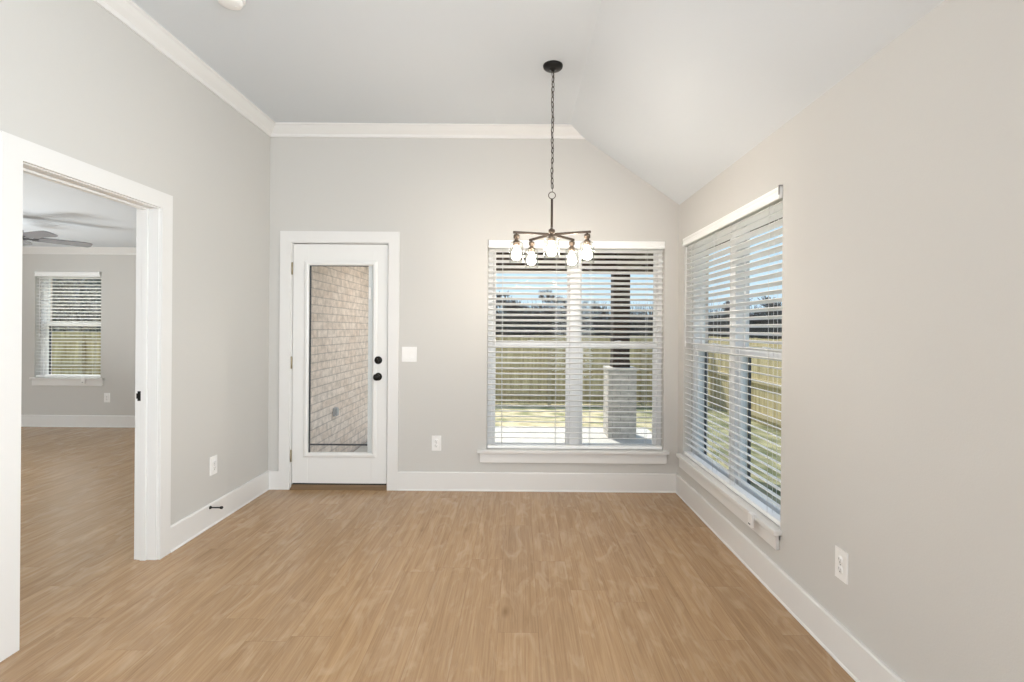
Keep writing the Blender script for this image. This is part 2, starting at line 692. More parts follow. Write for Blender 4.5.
mb = MB()
ya, yb = W2C - W2W / 2, W2C + W2W / 2
XO = XR + WT
mb.box(XR, XO, YREAR, ya, 0, 3.0)
mb.box(XR, XO, ya, yb, 0, WZ0 - 0.056)
mb.box(XR, XO, ya, yb, WZ1, 3.0)
mb.box(XR, XO, yb, YB, 0, 3.0)
struct('wall_right', mb, M_WALL, 'greige painted right wall with a twin window near the corner', 'wall')

mb = MB()
mb.box(XL - 0.115, XL, YREAR, OY0 - 0.02, 0, 3.3)
mb.box(XL - 0.115, XL, OY0 - 0.02, OY1 + 0.02, OZ + 0.02, 3.3)
mb.box(XL - 0.115, XL, OY1 + 0.02, YB, 0, 3.3)
struct('wall_left', mb, M_WALL, 'pale painted left wall with the doorway to the bedroom', 'wall')

mb = MB().box(XL - 0.115, XR + WT, YREAR - 0.16, YREAR, 0, 3.3)
struct('wall_rear', mb, M_WALL, 'painted wall of the great room behind the viewer', 'wall')

mb = MB().box(XL - 0.10, XCREASE, YREAR, YB, ZC, ZC + 0.12)
struct('ceiling', mb, M_CEIL, 'flat white ceiling over the dining area', 'ceiling')
sl = (ZS - ZC) / (XR - XCREASE)
mb = MB().prism([(XCREASE, ZC), (XR + 0.08, ZS + sl * 0.08), (XR + 0.08, ZS + sl * 0.08 + 0.16), (XCREASE, ZC + 0.16)], 'y', YREAR, YB)
struct('ceiling_slope', mb, M_CEIL, 'sloping white ceiling coming down to the right wall', 'ceiling')

# bedroom shell
mb = MB()
BO = BYB + 0.16
mb.box(BXL, BW0, BYB, BO, 0, BZC)
mb.box(BW0, BW1, BYB, BO, 0, BWZ0 - 0.056)
mb.box(BW0, BW1, BYB, BO, BWZ1, BZC)
mb.box(BW1, BXI, BYB, BO, 0, BZC)
struct('wall_bedroom_back', mb, M_WALL, 'greige far wall of the bedroom with one window', 'wall')
mb = MB().box(BXI, -2.02, YO, BO, 0, BZC + 0.3)
struct('wall_bedroom_right', mb, M_WALL, 'bedroom wall backing onto the porch brick', 'wall')
mb = MB().box(BXL - 0.115, BXL, 1.0, BO, 0, BZC)
struct('wall_bedroom_left', mb, M_WALL, 'bedroom side wall far to the left', 'wall')
mb = MB().box(BXL, XL - 0.115, 0.86, 1.0, 0, BZC)
struct('wall_bedroom_front', mb, M_WALL, 'bedroom wall nearest the viewer behind the left wall', 'wall')
mb = MB().box(BXL - 0.115, XL - 0.115, 0.86, BO, BZC, BZC + 0.12)
struct('ceiling_bedroom', mb, M_CEIL, 'flat white bedroom ceiling above the ceiling fan', 'ceiling')

# ------------------------------------------------------------------ crown and baseboards
def crown_pts(face, sgn, zc, d=0.091, p=0.082):
    """Crown outline (across, z): FACE is the wall face, SGN points into the room."""
    q = [(0, 0), (p, 0), (p, -0.012), (p - 0.012, -0.018), (0.045, -0.045), (0.018, -0.068), (0.014, -d + 0.004), (0.012, -d), (0, -d)]
    return [(face + sgn * a, zc + b) for a, b in q]


xe = XCREASE + (ZC - (ZC - 0.085)) / (-sl)
mb = MB()
t = bmesh.new()
# back crown: right end cut along the sloping ceiling
pts = crown_pts(YB, -1, ZC)
L_ = [t.verts.new((XL, y, z)) for y, z in pts]
R_ = [t.verts.new((XCREASE + (ZC - z) / (-sl), y, z)) for y, z in pts]
k = len(pts)
t.faces.new(L_)
t.faces.new(list(reversed(R_)))
for i in range(k):
    t.faces.new([L_[i], R_[i], R_[(i + 1) % k], L_[(i + 1) % k]])
bmesh.ops.recalc_face_normals(t, faces=t.faces)
mb._merge(t)
struct('trim_1', mb, M_TRIM, 'white crown moulding along the top of the back wall', 'crown moulding')
mb = MB().prism(crown_pts(XL, 1, ZC), 'y', YREAR, YB - 0.001)
struct('trim_2', mb, M_TRIM, 'white crown moulding along the top of the left wall', 'crown moulding')
mb = MB().prism(crown_pts(BYB, -1, BZC, 0.088, 0.085), 'x', BXL, BXI)
struct('trim_3', mb, M_TRIM, 'white crown moulding at the top of the bedroom far wall', 'crown moulding')

BH, BT = 0.155, 0.016


def base_pts(face, sgn):
    q = [(0, 0), (BT + 0.006, 0), (BT + 0.006, 0.006), (BT, 0.012), (BT, BH - 0.006), (BT - 0.005, BH), (0, BH)]
    return [(face + sgn * a, b) for a, b in q]


CW = 0.092                                # casing width
mb = MB().prism(base_pts(YB, -1), 'x', DX1 + 0.005 + 0.095, XR - BT)
mb.prism(base_pts(YB, -1), 'x', XL + BT, DX0 - 0.095 - 0.005)
struct('baseboard_back', mb, M_TRIM, 'white baseboard along the foot of the back wall', 'baseboard')
mb = MB().prism(base_pts(XR, -1), 'y', YREAR, YB)
struct('baseboard_right', mb, M_TRIM, 'white baseboard along the foot of the right wall', 'baseboard')
mb = MB().prism(base_pts(XL, 1), 'y', OY1 + CW + 0.002, YB)
mb.prism(base_pts(XL, 1), 'y', YREAR, OY0 - CW - 0.002)
struct('baseboard_left', mb, M_TRIM, 'white baseboard along the foot of the left wall', 'baseboard')
mb = MB().prism(base_pts(BYB, -1), 'x', BXL, BXI)
struct('baseboard_bedroom', mb, M_TRIM, 'white baseboard along the bedroom far wall', 'baseboard')

# ------------------------------------------------------------------ doorway to the bedroom (door_2)
d2 = empty('door_2', (XL - 0.07, (OY0 + OY1) / 2, 0))
tag(d2, 'white cased doorway in the left wall opening to the bedroom', 'doorway', kind='structure')


def world_child(o, parent):
    """Parent O, built in world coordinates, under an Empty with translation and rotation."""
    bpy.context.view_layer.update()
    o.parent = parent
    o.matrix_parent_inverse = parent.matrix_world.inverted()
    return o


def casing(mb, sgn, face):
    a, b = (face, face + sgn * 0.018) if sgn > 0 else (face - 0.018, face)
    r = 0.005
    mb.box(a, b, OY0 - CW, OY0 - r, 0, OZ + CW + r)
    mb.box(a, b, OY1 + r, OY1 + CW, 0, OZ + CW + r)
    mb.box(a, b, OY0 - r, OY1 + r, OZ + r, OZ + CW + r)
    return mb


world_child(casing(MB(), 1, XL).build('casing', M_TRIM), d2)
world_child(casing(MB(), -1, XL - 0.115).build('casing', M_TRIM), d2)
mb = MB()
mb.box(XL - 0.115, XL, OY1, OY1 + 0.02, 0, OZ + 0.02)
mb.box(XL - 0.115, XL, OY0 - 0.02, OY0, 0, OZ + 0.02)
mb.box(XL - 0.115, XL, OY0, OY1, OZ, OZ + 0.02)
world_child(mb.build('jamb', M_TRIM), d2)
mb = MB()
sx0, sx1 = XL - 0.09, XL - 0.056
mb.box(sx0, sx1, OY1 - 0.011, OY1, 0, OZ, 0.002)
mb.box(sx0, sx1, OY0, OY0 + 0.011, 0, OZ, 0.002)
mb.box(sx0, sx1, OY0 + 0.011, OY1 - 0.011, OZ - 0.011, OZ, 0.002)
world_child(mb.build('stop_strip', M_TRIM), d2)
mb = MB()
mb.box(XL - 0.115, XL - 0.085, OY1 - 0.0022, OY1 + 0.001, 0.925, 0.982, 0.0008)
mb.box(XL - 0.122, XL - 0.114, OY1 - 0.0022, OY1 + 0.001, 0.938, 0.969, 0.0008)
sp = world_child(mb.build('strike_plate', M_BLACK), d2)
sp['label'] = 'black strike plate'

# ------------------------------------------------------------------ back door (door_1)
d1 = empty('door_1', ((DX0 + DX1) / 2, YB + 0.02, 0))
tag(d1, 'white full glass patio door with two black knobs in the back wall', 'door', kind='structure')
r = 0.006
mb = MB()
c0, c1 = DX0 - 0.010, DX1 + 0.010
mb.box(c0 - 0.09, c0, YB - 0.018, YB, 0, DZ1 + 0.104)
mb.box(c1, c1 + 0.09, YB - 0.018, YB, 0, DZ1 + 0.104)
mb.box(c0, c1, YB - 0.018, YB, DZ1 + 0.012, DZ1 + 0.104)
world_child(mb.build('casing', M_TRIM), d1)
mb = MB()
mb.box(DX0 - 0.02, DX0 - 0.004, YB, YB + WT, 0, DZ1 + 0.02)
mb.box(DX1 + 0.004, DX1 + 0.02, YB, YB + WT, 0, DZ1 + 0.02)
mb.box(DX0 - 0.004, DX1 + 0.004, YB, YB + WT, DZ1 + 0.006, DZ1 + 0.02)
mb.box(DX0 - 0.004, DX0 + 0.012, YB + 0.056, YB + 0.09, 0, DZ1 + 0.006)
mb.box(DX1 - 0.012, DX1 + 0.004, YB + 0.056, YB + 0.09, 0, DZ1 + 0.006)
mb.box(DX0 + 0.012, DX1 - 0.012, YB + 0.056, YB + 0.09, DZ1 - 0.012, DZ1 + 0.006)
world_child(mb.build('jamb', M_TRIM), d1)
# slab with the glazed opening
GX0, GX1, GZ0, GZ1 = -1.722, -1.236, 0.312, 1.874     # clear glass
gx0, gx1, gz0, gz1 = GX0 - 0.012, GX1 + 0.046, GZ0 - 0.01, GZ1 + 0.012
SY0, SY1 = YB + 0.008, YB + 0.053
mb = MB()
mb.box(DX0, gx0, SY0, SY1, 0.048, DZ1, 0.0015)
mb.box(gx1, DX1, SY0, SY1, 0.048, DZ1, 0.0015)
mb.box(gx0, gx1, SY0, SY1, gz1, DZ1)
mb.box(gx0, gx1, SY0, SY1, 0.048, gz0)
slab = world_child(mb.build('slab', M_DOOR), d1)
# raised frame around the glass, moulded profile
def frame_ring(mb, x0, x1, z0, z1, w, y_face, th):
    prof = [(0.0, 0.0), (0.004, th * 0.55), (w * 0.35, th), (w * 0.70, th * 0.9), (w, th * 0.35), (w, 0.0)]
    t = bmesh.new()
    loops = []
    for a, h in prof:
        # a measured outwards from the glass edge
        loops.append([t.verts.new((x, y_face - h, z)) for x, z in ((x0 - a, z0 - a), (x1 + a, z0 - a), (x1 + a, z1 + a), (x0 - a, z1 + a))])
    for A, B in zip(loops, loops[1:]):
        for i in range(4):
            j = (i + 1) % 4
            t.faces.new([A[i], A[j], B[j], B[i]])
    bmesh.ops.recalc_face_normals(t, faces=t.faces)
    mb._merge(t)
    return mb


mb = frame_ring(MB(), gx0 + 0.004, gx1 - 0.004, gz0 + 0.004, gz1 - 0.004, 0.040, SY0 + 0.001, 0.012)
world_child(mb.build('glass_frame', M_DOOR), d1)
mb = MB().box(gx0, gx1, YB + 0.020, YB + 0.024, gz0, gz1)
pane = world_child(mb.build('pane', M_GLASS), d1)
mb = MB()
mb.box(gx0, GX0, YB + 0.026, YB + 0.036, gz0, gz1)
mb.box(GX1 + 0.040, gx1, YB + 0.026, YB + 0.036, gz0, gz1)
mb.box(GX0, GX1, YB + 0.026, YB + 0.036, GZ1 + 0.004, gz1)
world_child(mb.build('spacer', M_SPACER), d1)
mb = MB()
mb.box(GX1, GX1 + 0.040, YB + 0.026, YB + 0.036, gz0, gz1, 0.002)
tr = world_child(mb.build('blind_track', M_VINYL), d1)
mb = MB().box(GX1 + 0.006, GX1 + 0.026, YB + 0.010, YB + 0.020, 1.60, 1.70, 0.003)
world_child(mb.build('blind_slider', M_PLASTIC), d1)
mb = MB().box(GX0, GX1, YB + 0.027, YB + 0.033, 0.362, 0.376, 0.001)
world_child(mb.build('blind_rail', M_SPACER), d1)['label'] = 'thin dark bar across the foot of the glass'


def knob(name, z, deadbolt):
    m = T(-1.143, SY0, z) @ RX(R(90))
    mb = MB()
    if deadbolt:
        mb.lathe([(0, 0), (0.033, 0), (0.0335, 0.006), (0.030, 0.013), (0.020, 0.016), (0, 0.017)], 28, m)
        mb.box(-0.006, 0.006, -0.016, 0.016, 0.014, 0.034, 0.003, m @ RZ(R(25)))
    else:
        mb.lathe([(0, 0), (0.033, 0), (0.033, 0.005), (0.029, 0.010), (0.013, 0.013), (0.011, 0.028), (0.018, 0.034),
                  (0.0275, 0.044), (0.029, 0.054), (0.026, 0.063), (0.016, 0.068), (0, 0.069)], 28, m)
    o = world_child(mb.build(name, M_BLACK), d1)
    return o


knob('deadbolt', 1.088, True)['label'] = 'black round deadbolt thumb turn above the knob'
knob('knob', 0.949, False)['label'] = 'black round door knob'
for hz in (1.853, 1.062, 0.278):
    mb = MB()
    mb.tube([(DX0 - 0.004, YB - 0.003, hz - 0.05), (DX0 - 0.004, YB - 0.003, hz + 0.05)], 0.0065, 10)
    mb.box(DX0 - 0.016, DX0 - 0.004, YB - 0.001, YB + 0.003, hz - 0.05, hz + 0.05)
    mb.lathe([(0, 0.053), (0.005, 0.052), (0.005, 0.05)], 10, T(DX0 - 0.004, YB - 0.003, hz))
    world_child(mb.build('hinge', M_HINGE), d1)
mb = MB()
mb.prism([(YB - 0.02, 0.0), (YB - 0.02, 0.006), (YB + 0.006, 0.020), (YB + 0.012, 0.034), (YB + 0.12, 0.034), (YB + 0.18, 0.0)], 'x', DX0 - 0.004, DX1 + 0.004)
world_child(mb.build('threshold', M_THRESH), d1)['label'] = 'dark threshold'
mb = MB().box(DX0 + 0.004, DX1 - 0.004, YB + 0.016, YB + 0.046, 0.034, 0.048)
world_child(mb.build('door_sweep', M_RUBBER), d1)


# ------------------------------------------------------------------ windows
def window(name, loc, rz, W, z0, z1, twin, label, over=(0.055, 0.055, 0.035, 0.035), deep=0.10):
    """Local frame: x along the wall, +y out of the room, z up; y = 0 is the wall face."""
    root = empty(name, loc, rz)
    tag(root, label, 'window', kind='structure')
    h = W / 2
    f0, f1 = deep - 0.025, deep + 0.058
    mid = (z0 + z1) / 2 - 0.005
    za0 = z0 - 0.055                     # the frame runs down behind the sill
    mb = MB()
    jw = 0.036
    mb.box(-h, -h + jw, f0, f1, za0, z1, 0.002)
    mb.box(h - jw, h, f0, f1, za0, z1, 0.002)
    mb.box(-h + jw, h - jw, f0, f1, z1 - jw, z1, 0.002)
    mb.box(-h + jw, h - jw, f0, f1, za0, za0 + 0.045, 0.002)
    mw = 0.043
    if twin:
        mb.box(-mw, mw, f0 - 0.004, f1, za0 + 0.045, z1 - jw, 0.002)
    mb.build('window_frame', M_VINYL, root)
    spans = [(-h + jw, -mw), (mw, h - jw)] if twin else [(-h + jw, h - jw)]
    for a, b in spans:
        for nm, y0, y1, za, zb, lo, hi, sw in (('upper_sash', deep + 0.030, deep + 0.055, mid - 0.006, z1 - jw, 0.040, 0.026, 0.020),
                                           ('lower_sash', deep - 0.004, deep + 0.026, za0 + 0.045, mid + 0.030, 0.040, 0.046, 0.030)):
            mb = MB()
            mb.box(a, a + sw, y0, y1, za, zb, 0.0015)
            mb.box(b - sw, b, y0, y1, za, zb, 0.0015)
            mb.box(a + sw, b - sw, y0, y1, za, za + lo, 0.0015)
            mb.box(a + sw, b - sw, y0, y1, zb - hi, zb, 0.0015)
            sash = mb.build(nm, M_VINYL, root)
            ym = (y0 + y1) / 2
            MB().box(a + sw, b - sw, ym - 0.002, ym + 0.002, za + lo, zb - hi).build('pane', M_GLASS, sash)
            if nm == 'lower_sash':
                c = (a + b) / 2
                mb = MB().box(c - 0.03, c + 0.03, y0 - 0.004, y1 - 0.004, zb, zb + 0.010, 0.003)
                mb.box(c - 0.008, c + 0.022, y0 - 0.010, y0 + 0.004, zb + 0.008, zb + 0.014, 0.002)
                mb.build('sash_lock', M_VINYL, sash)
        mb = MB()
        y0, y1 = deep + 0.0585, deep + 0.072
        q = 0.016
        mb.box(a, a + q, y0, y1, za0 + 0.045, mid + 0.01)
        mb.box(b - q, b, y0, y1, za0 + 0.045, mid + 0.01)
        mb.box(a + q, b - q, y0, y1, za0 + 0.045, za0 + 0.045 + q)
        mb.box(a + q, b - q, y0, y1, mid + 0.01 - q, mid + 0.01)
        mb.build('screen_frame', M_SCREEN, root)
    # stool and apron
    mb = MB().box(-h - over[0], h + over[1], -0.042, 0.0, z0 - 0.025, z0, 0.004, segs=2)
    mb.box(-h, h, -0.001, f0 - 0.001, z0 - 0.025, z0)
    mb.build('window_sill', M_TRIM, root)
    mb = MB().box(-h - over[2], h + over[3], -0.018, 0.0, z0 - 0.108, z0 - 0.025, 0.002)
    mb.build('apron', M_TRIM, root)
    return root


win1 = window('window_1', (W1C, YB, 0), 0, W1W, WZ0, WZ1, True, 'white twin window in the back wall looking onto the patio', over=(0.075, 0.040, 0.055, 0.022))
win2 = window('window_2', (XR, W2C, 0), R(-90), W2W, WZ0, WZ1, True, 'white twin window in the right wall near the corner', over=(0.045, 0.020, 0.035, -0.008))
win3 = window('window_3', ((BW0 + BW1) / 2, BYB, 0), 0, BW1 - BW0, BWZ0, BWZ1, False, 'single white window in the bedroom far wall', over=(0.035, 0.055, 0.02, 0.04), deep=0.11)


# ------------------------------------------------------------------ faux-wood blinds
def slat(mb, x0, x1, yc, z, tilt, w=0.0508, th=0.0034, crown=0.0022):
    pts = []
    n = 4
    for i in range(n + 1):
        s = -w / 2 + w * i / n
        pts.append((s, crown * (1 - (2 * s / w) ** 2) + th / 2))
    for i in range(n, -1, -1):
        s = -w / 2 + w * i / n
        pts.append((s, crown * (1 - (2 * s / w) ** 2) - th / 2))
    c, sn = math.cos(tilt), math.sin(tilt)
    q = [(yc + a * c - b * sn, z + a * sn + b * c) for a, b in pts]
    mb.prism(q, 'x', x0, x1)


def blind(loc, rz, W, z0, z1, ladders, clip_side, label, pitch=0.0452, tilt=-17.0):
    root = empty('window_blind', (loc[0], loc[1], z0), rz)
    tag(root, label, 'blind', 'white slatted window blinds')
    h = W / 2 - 0.005
    H = z1 - z0                                     # children are measured from the sill
    yc = 0.036
    mb = MB().prism([(-0.012, H - 0.068), (-0.004, H - 0.068), (0.0, H - 0.062), (0.0, H - 0.002), (-0.006, H - 0.002), (-0.015, H - 0.008),
                     (-0.015, H - 0.022), (-0.011, H - 0.028), (-0.011, H - 0.046), (-0.016, H - 0.053), (-0.016, H - 0.064)], 'x', -h, h)
    mb.box(-h, -h + 0.006, 0.0, 0.05, H - 0.066, H - 0.002)
    mb.box(h - 0.006, h, 0.0, 0.05, H - 0.066, H - 0.002)
    mb.build('valance', M_BLIND, root)
    MB().box(-h + 0.008, h - 0.008, 0.008, 0.064, H - 0.060, H - 0.006, 0.002).build('headrail', M_BLIND, root)
    mb = MB()
    z = H - 0.086
    zs = []
    while z > 0.062:
        zs.append(z)
        slat(mb, -h + 0.004, h - 0.004, yc, z, R(tilt))
        z -= pitch
    mb.build('slats', M_BLIND, root)
    mb = MB().prism([(yc - 0.025, 0.006), (yc + 0.025, 0.006), (yc + 0.027, 0.012), (yc + 0.025, 0.030), (yc - 0.025, 0.030), (yc - 0.027, 0.012)], 'x', -h + 0.004, h - 0.004)
    mb.build('bottom_rail', M_BLIND, root)
    dy = 0.026 * math.cos(R(tilt))
    for lx in ladders:
        mb = MB()
        for yy in (yc - dy, yc + dy):
            mb.tube([(lx, yy, 0.02), (lx, yy, H - 0.06)], 0.0011, 5)
        mb.tube([(lx + 0.006, yc, 0.02), (lx + 0.006, yc, H - 0.06)], 0.0009, 5)
        mb.build('ladder_cord', M_CORD, root)
    wx = -h + 0.062
    mb = MB().tube([(wx, -0.004, H - 0.075), (wx, -0.006, H - 0.10), (wx, -0.008, H - 0.86)], 0.0038, 6)
    mb.lathe([(0, -0.02), (0.005, -0.015), (0.0055, 0.02), (0.0035, 0.03)], 8, T(wx, -0.008, H - 0.86))
    mb.build('tilt_wand', M_PLASTIC, root)
    cx = h * clip_side
    mb = MB().box(cx - 0.004, cx + 0.004, -0.0195, -0.014, H - 0.050, H - 0.004, 0.001)
    mb.box(cx - 0.006, cx + 0.006, -0.020, 0.006, H - 0.005, H - 0.001, 0.001)
    mb.build('valance_clip', M_NICKEL, root)['label'] = 'small grey valance clip'
    return root


lad = (-0.62, -0.165, 0.125, 0.60)
blind((W1C, YB, 0), 0, W1W, WZ0, WZ1, lad, -1, 'white slatted blind lowered over the back wall window')
blind((XR, W2C, 0), R(-90), W2W, WZ0, WZ1, lad, 1, 'white slatted blind lowered over the right wall window')
blind(((BW0 + BW1) / 2, BYB, 0), 0, BW1 - BW0, BWZ0, BWZ1, (-0.33, 0.33), 1, 'white slatted blind over the bedroom window', tilt=-10)


# small brackets clipped on the sills
def sill_bracket(loc, rz, label):
    root = empty('sill_bracket', loc, rz)
    tag(root, label, 'bracket', 'white brackets on the window sills')
    MB().box(-0.024, 0.024, -0.058, -0.043, -0.070, 0.004, 0.004, segs=2).box(-0.024, 0.024, -0.046, -0.030, 0.0005, 0.005, 0.001).build('body', M_PLASTIC, root)
    MB().box(-0.014, 0.010, -0.0595, -0.0575, -0.058, -0.051, 0.0005).build('slot', M_SLOT, root)
    return root


sill_bracket((XR, 2.765, WZ0), R(-90), 'small white plastic bracket clipped on the right window sill')
sill_bracket((-5.77, BYB, BWZ0), 0, 'small white plastic bracket clipped on the bedroom window sill')


# ------------------------------------------------------------------ outlets and switch
def outlet(loc, rz, label, name='wall_outlet', duplex=True):
    root = empty(name, loc, rz)
    tag(root, label, 'outlet', 'white wall outlets')
    pw, ph = 0.040, 0.0625
    MB().prism([(-pw, 0), (-pw, -0.003), (-pw + 0.005, -0.0062), (pw - 0.005, -0.0062), (pw, -0.003), (pw, 0)], 'z', -ph, ph).build('plate', M_PLASTIC, root)
    for s in (-1, 1):
        m = T(0, -0.006, s * 0.0195) @ RX(R(90))
        mb = MB().lathe([(0, 0.0025), (0.0155, 0.0025), (0.017, 0.0005), (0.017, 0)], 24, m)
        rec = mb.build('receptacle', M_PLASTIC, root)
        mb = MB()
        mb.box(-0.0075, -0.0055, -0.0090, -0.0083, s * 0.0195 - 0.001, s * 0.0195 + 0.008)
        mb.box(0.0055, 0.0075, -0.0090, -0.0083, s * 0.0195 - 0.001, s * 0.0195 + 0.006)
        mb.lathe([(0, 0.0028), (0.0028, 0.0028), (0.0028, 0.0020)], 10, T(0, -0.006, s * 0.0195 - 0.009) @ RX(R(90)))
        mb.build('slot', M_SLOT, rec)
    MB().lathe([(0, 0.0012), (0.003, 0.001), (0.003, 0)], 10, T(0, -0.0062, 0) @ RX(R(90))).build('screw', M_NICKEL, root)
    return root


outlet((-0.647, YB, 0.396), 0, 'white wall outlet low on the back wall between door and window')
outlet((XR, 2.065, 0.398), R(-90), 'white wall outlet on the right wall below and beside the window')
outlet((XL, 3.445, 0.405), R(90), 'white wall outlet low on the left wall above the door stop')
outlet((-5.49, BYB, 0.395), 0, 'white wall outlet on the bedroom wall beside its window')

sw = empty('light_switch', (-0.881, YB, 1.14), 0)
tag(sw, 'white double rocker light switch on the wall right of the door', 'light switch')
MB().prism([(-0.063, 0), (-0.063, -0.003), (-0.058, -0.0062), (0.058, -0.0062), (0.063, -0.003), (0.063, 0)], 'z', -0.063, 0.063).build('plate', M_PLASTIC, sw)
for s in (-1, 1):
    MB().prism([(-0.0055, 0.034), (-0.0085, 0.033), (-0.0065, 0.0), (-0.0105, -0.033), (-0.0055, -0.034)], 'x', s * 0.023 - 0.0165, s * 0.023 + 0.0165).build('rocker', M_PLASTIC, sw)

# door stop on the left baseboard
ds = empty('door_stop', (XL + BT, 3.386, 0.134), 0)
tag(ds, 'black door stop sticking out from the left baseboard', 'door stop')
m = RY(R(90))
MB().lathe([(0, 0), (0.0115, 0), (0.0115, 0.004), (0.007, 0.010), (0.0045, 0.012), (0.0045, 0.070), (0, 0.070)], 14, m).build('rod', M_BLACK, ds)
MB().lathe([(0, 0.0701), (0.0085, 0.0701), (0.0095, 0.074), (0.0095, 0.083), (0.006, 0.087), (0, 0.087)], 14, m).build('rubber_tip', M_RUBBER, ds)

# smoke detector on the ceiling
sd = empty('smoke_detector', (-1.45, 2.555, ZC), 0)
tag(sd, 'round white smoke detector on the ceiling above the doorway', 'smoke detector')
MB().lathe([(0, -0.012), (0.067, -0.012), (0.070, -0.008), (0.070, 0), (0, 0)], 36).build('base', M_PLASTIC, sd)
MB().lathe([(0, -0.040), (0.040, -0.039), (0.055, -0.034), (0.060, -0.024), (0.061, -0.0122), (0, -0.0122)], 36).build('cover', M_PLASTIC, sd)
MB().lathe([(0, -0.0415), (0.007, -0.0415), (0.008, -0.037), (0, -0.037)], 14, T(0.018, 0.018, 0)).build('test_button', M_PLASTIC, sd)

# ------------------------------------------------------------------ chandelier
CX, CY = 0.2445, 3.20
ch = empty('chandelier', (CX, CY, ZC), 0)
tag(ch, 'dark bronze chandelier with five clear glass shades hanging on a chain', 'chandelier')
MB().lathe([(0, 0), (0.063, 0), (0.0635, -0.006), (0.061, -0.016), (0.054, -0.022), (0.030, -0.026), (0.012, -0.030), (0.010, -0.040), (0, -0.042)], 40).build('canopy', M_BLACK, ch)
zt, zbm = -0.040, -0.808                        # chain, measured from the ceiling
mb = MB()
pitch = 0.0325
n = int((zt - zbm) / pitch)
random.seed(4)
for i in range(n + 1):
    zc = zt - pitch * (i + 0.5)
    if zc < zbm + 0.010:
        break
    pts = []
    for kk in range(14):
        a = 2 * PI * kk / 14
        pts.append((0.0090 * math.cos(a), 0, 0.0195 * math.sin(a)))
    mb.tube(pts, 0.0024, 6, closed=True, mtx=T(0.0015 * math.sin(i * 0.9), 0, zc) @ RZ(R(45 + 90 * (i % 2) + random.uniform(-12, 12))) @ RY(R(random.uniform(-5, 5))))
mb.tube([(0.004 * math.sin(q * 1.3), 0.003 * math.cos(q * 1.1), zt + (zbm - zt) * q / 26) for q in range(27)], 0.0016, 6)
mb.build('chain', M_BRONZE, ch)
zl = -0.832
mb = MB().tube([(0.022 * math.cos(2 * PI * q / 24), 0, zl + 0.022 * math.sin(2 * PI * q / 24)) for q in range(24)], 0.0027, 8, closed=True)
mb.build('loop', M_BRONZE, ch)
zh = 1.9665 - ZC                                # arm height
mb = MB().lathe([(0, zl - 0.020), (0.005, zl - 0.021), (0.0075, zl - 0.026), (0.0075, zh + 0.040), (0, zh + 0.040)], 16)
mb.build('rod', M_BRONZE, ch)
mb = MB().lathe([(0, zh + 0.042), (0.009, zh + 0.042), (0.011, zh + 0.022), (0.019, zh + 0.016), (0.021, zh + 0.010), (0.021, zh - 0.010), (0.017, zh - 0.016),
                 (0.008, zh - 0.022), (0.007, zh - 0.030), (0, zh - 0.034)], 24)
mb.build('hub', M_BRONZE, ch)
AR = 0.232
for i in range(5):
    ang = R(-93.7 + 72 * i)
    m = RZ(ang)
    mb = MB().box(0.012, AR + 0.022, -0.007, 0.007, zh - 0.0075, zh + 0.0075, 0.001, m)
    arm = mb.build('arm', M_BRONZE, ch)
    mt = m @ T(AR, 0, zh)
    mb = MB().lathe([(0, -0.006), (0.006, -0.006), (0.006, -0.012), (0.017, -0.014), (0.0195, -0.018), (0.0195, -0.036), (0.013, -0.040), (0.012, -0.050),
                     (0.020, -0.053), (0.0215, -0.058), (0.0215, -0.080), (0.017, -0.085), (0, -0.085)], 24, mt)
    mb.build('socket', M_SOCKET, arm)['label'] = 'warm brown lamp socket'
    # clear jar: closed shoulder under the socket collar, open at the foot
    o_, w_ = 0.044, 0.0022
    prof = [(0.0218, -0.060), (0.032, -0.061), (0.041, -0.066), (o_, -0.074), (o_, -0.192), (o_ - w_, -0.192), (o_ - w_, -0.075), (0.039, -0.0685), (0.031, -0.0635), (0.0218, -0.0625)]
    MB().lathe(prof, 32, mt).build('glass_shade', M_SHADE, arm)
    prof = [(0, -0.0855), (0.013, -0.0855), (0.0135, -0.100), (0.020, -0.114), (0.0275, -0.129), (0.030, -0.142), (0.0275, -0.157), (0.018, -0.168), (0, -0.172)]
    MB().lathe(prof, 24, mt).build('bulb', M_BULB, arm)

# ------------------------------------------------------------------ bedroom ceiling fan
fx, fy = -4.814, 4.769
fan = empty('ceiling_fan', (fx, fy, BZC), 0)
tag(fan, 'grey bladed ceiling fan in the bedroom seen through the doorway', 'ceiling fan')
MB().lathe([(0, 0), (0.06, 0), (0.06, -0.02), (0.045, -0.05), (0.02, -0.06), (0, -0.06)], 28).build('canopy', M_FANM, fan)
MB().lathe([(0, -0.06), (0.014, -0.06), (0.014, -0.10), (0.06, -0.105), (0.08, -0.13), (0.085, -0.17), (0.08, -0.22), (0.06, -0.24), (0, -0.245)], 32).build('motor', M_FANM, fan)
FR = 0.60
for i in range(5):
    ang = R(53.5 + 72 * i)
    m = RZ(ang) @ T(0, 0, -0.205) @ RX(R(-14))
    MB().box(0.08, 0.19, -0.018, 0.018, -0.006, 0.0, 0.002, m).build('blade_iron', M_FANM, fan)
    out = [(0.15, -0.048), (0.30, -0.058), (0.52, -0.064), (0.575, -0.058), (0.595, -0.038), (0.60, 0.0), (0.595, 0.038), (0.575, 0.058), (0.52, 0.064), (0.30, 0.058), (0.15, 0.048)]
    MB().prism(out, 'z', 0.0005, 0.0075, m).build('blade', M_FAN, fan)

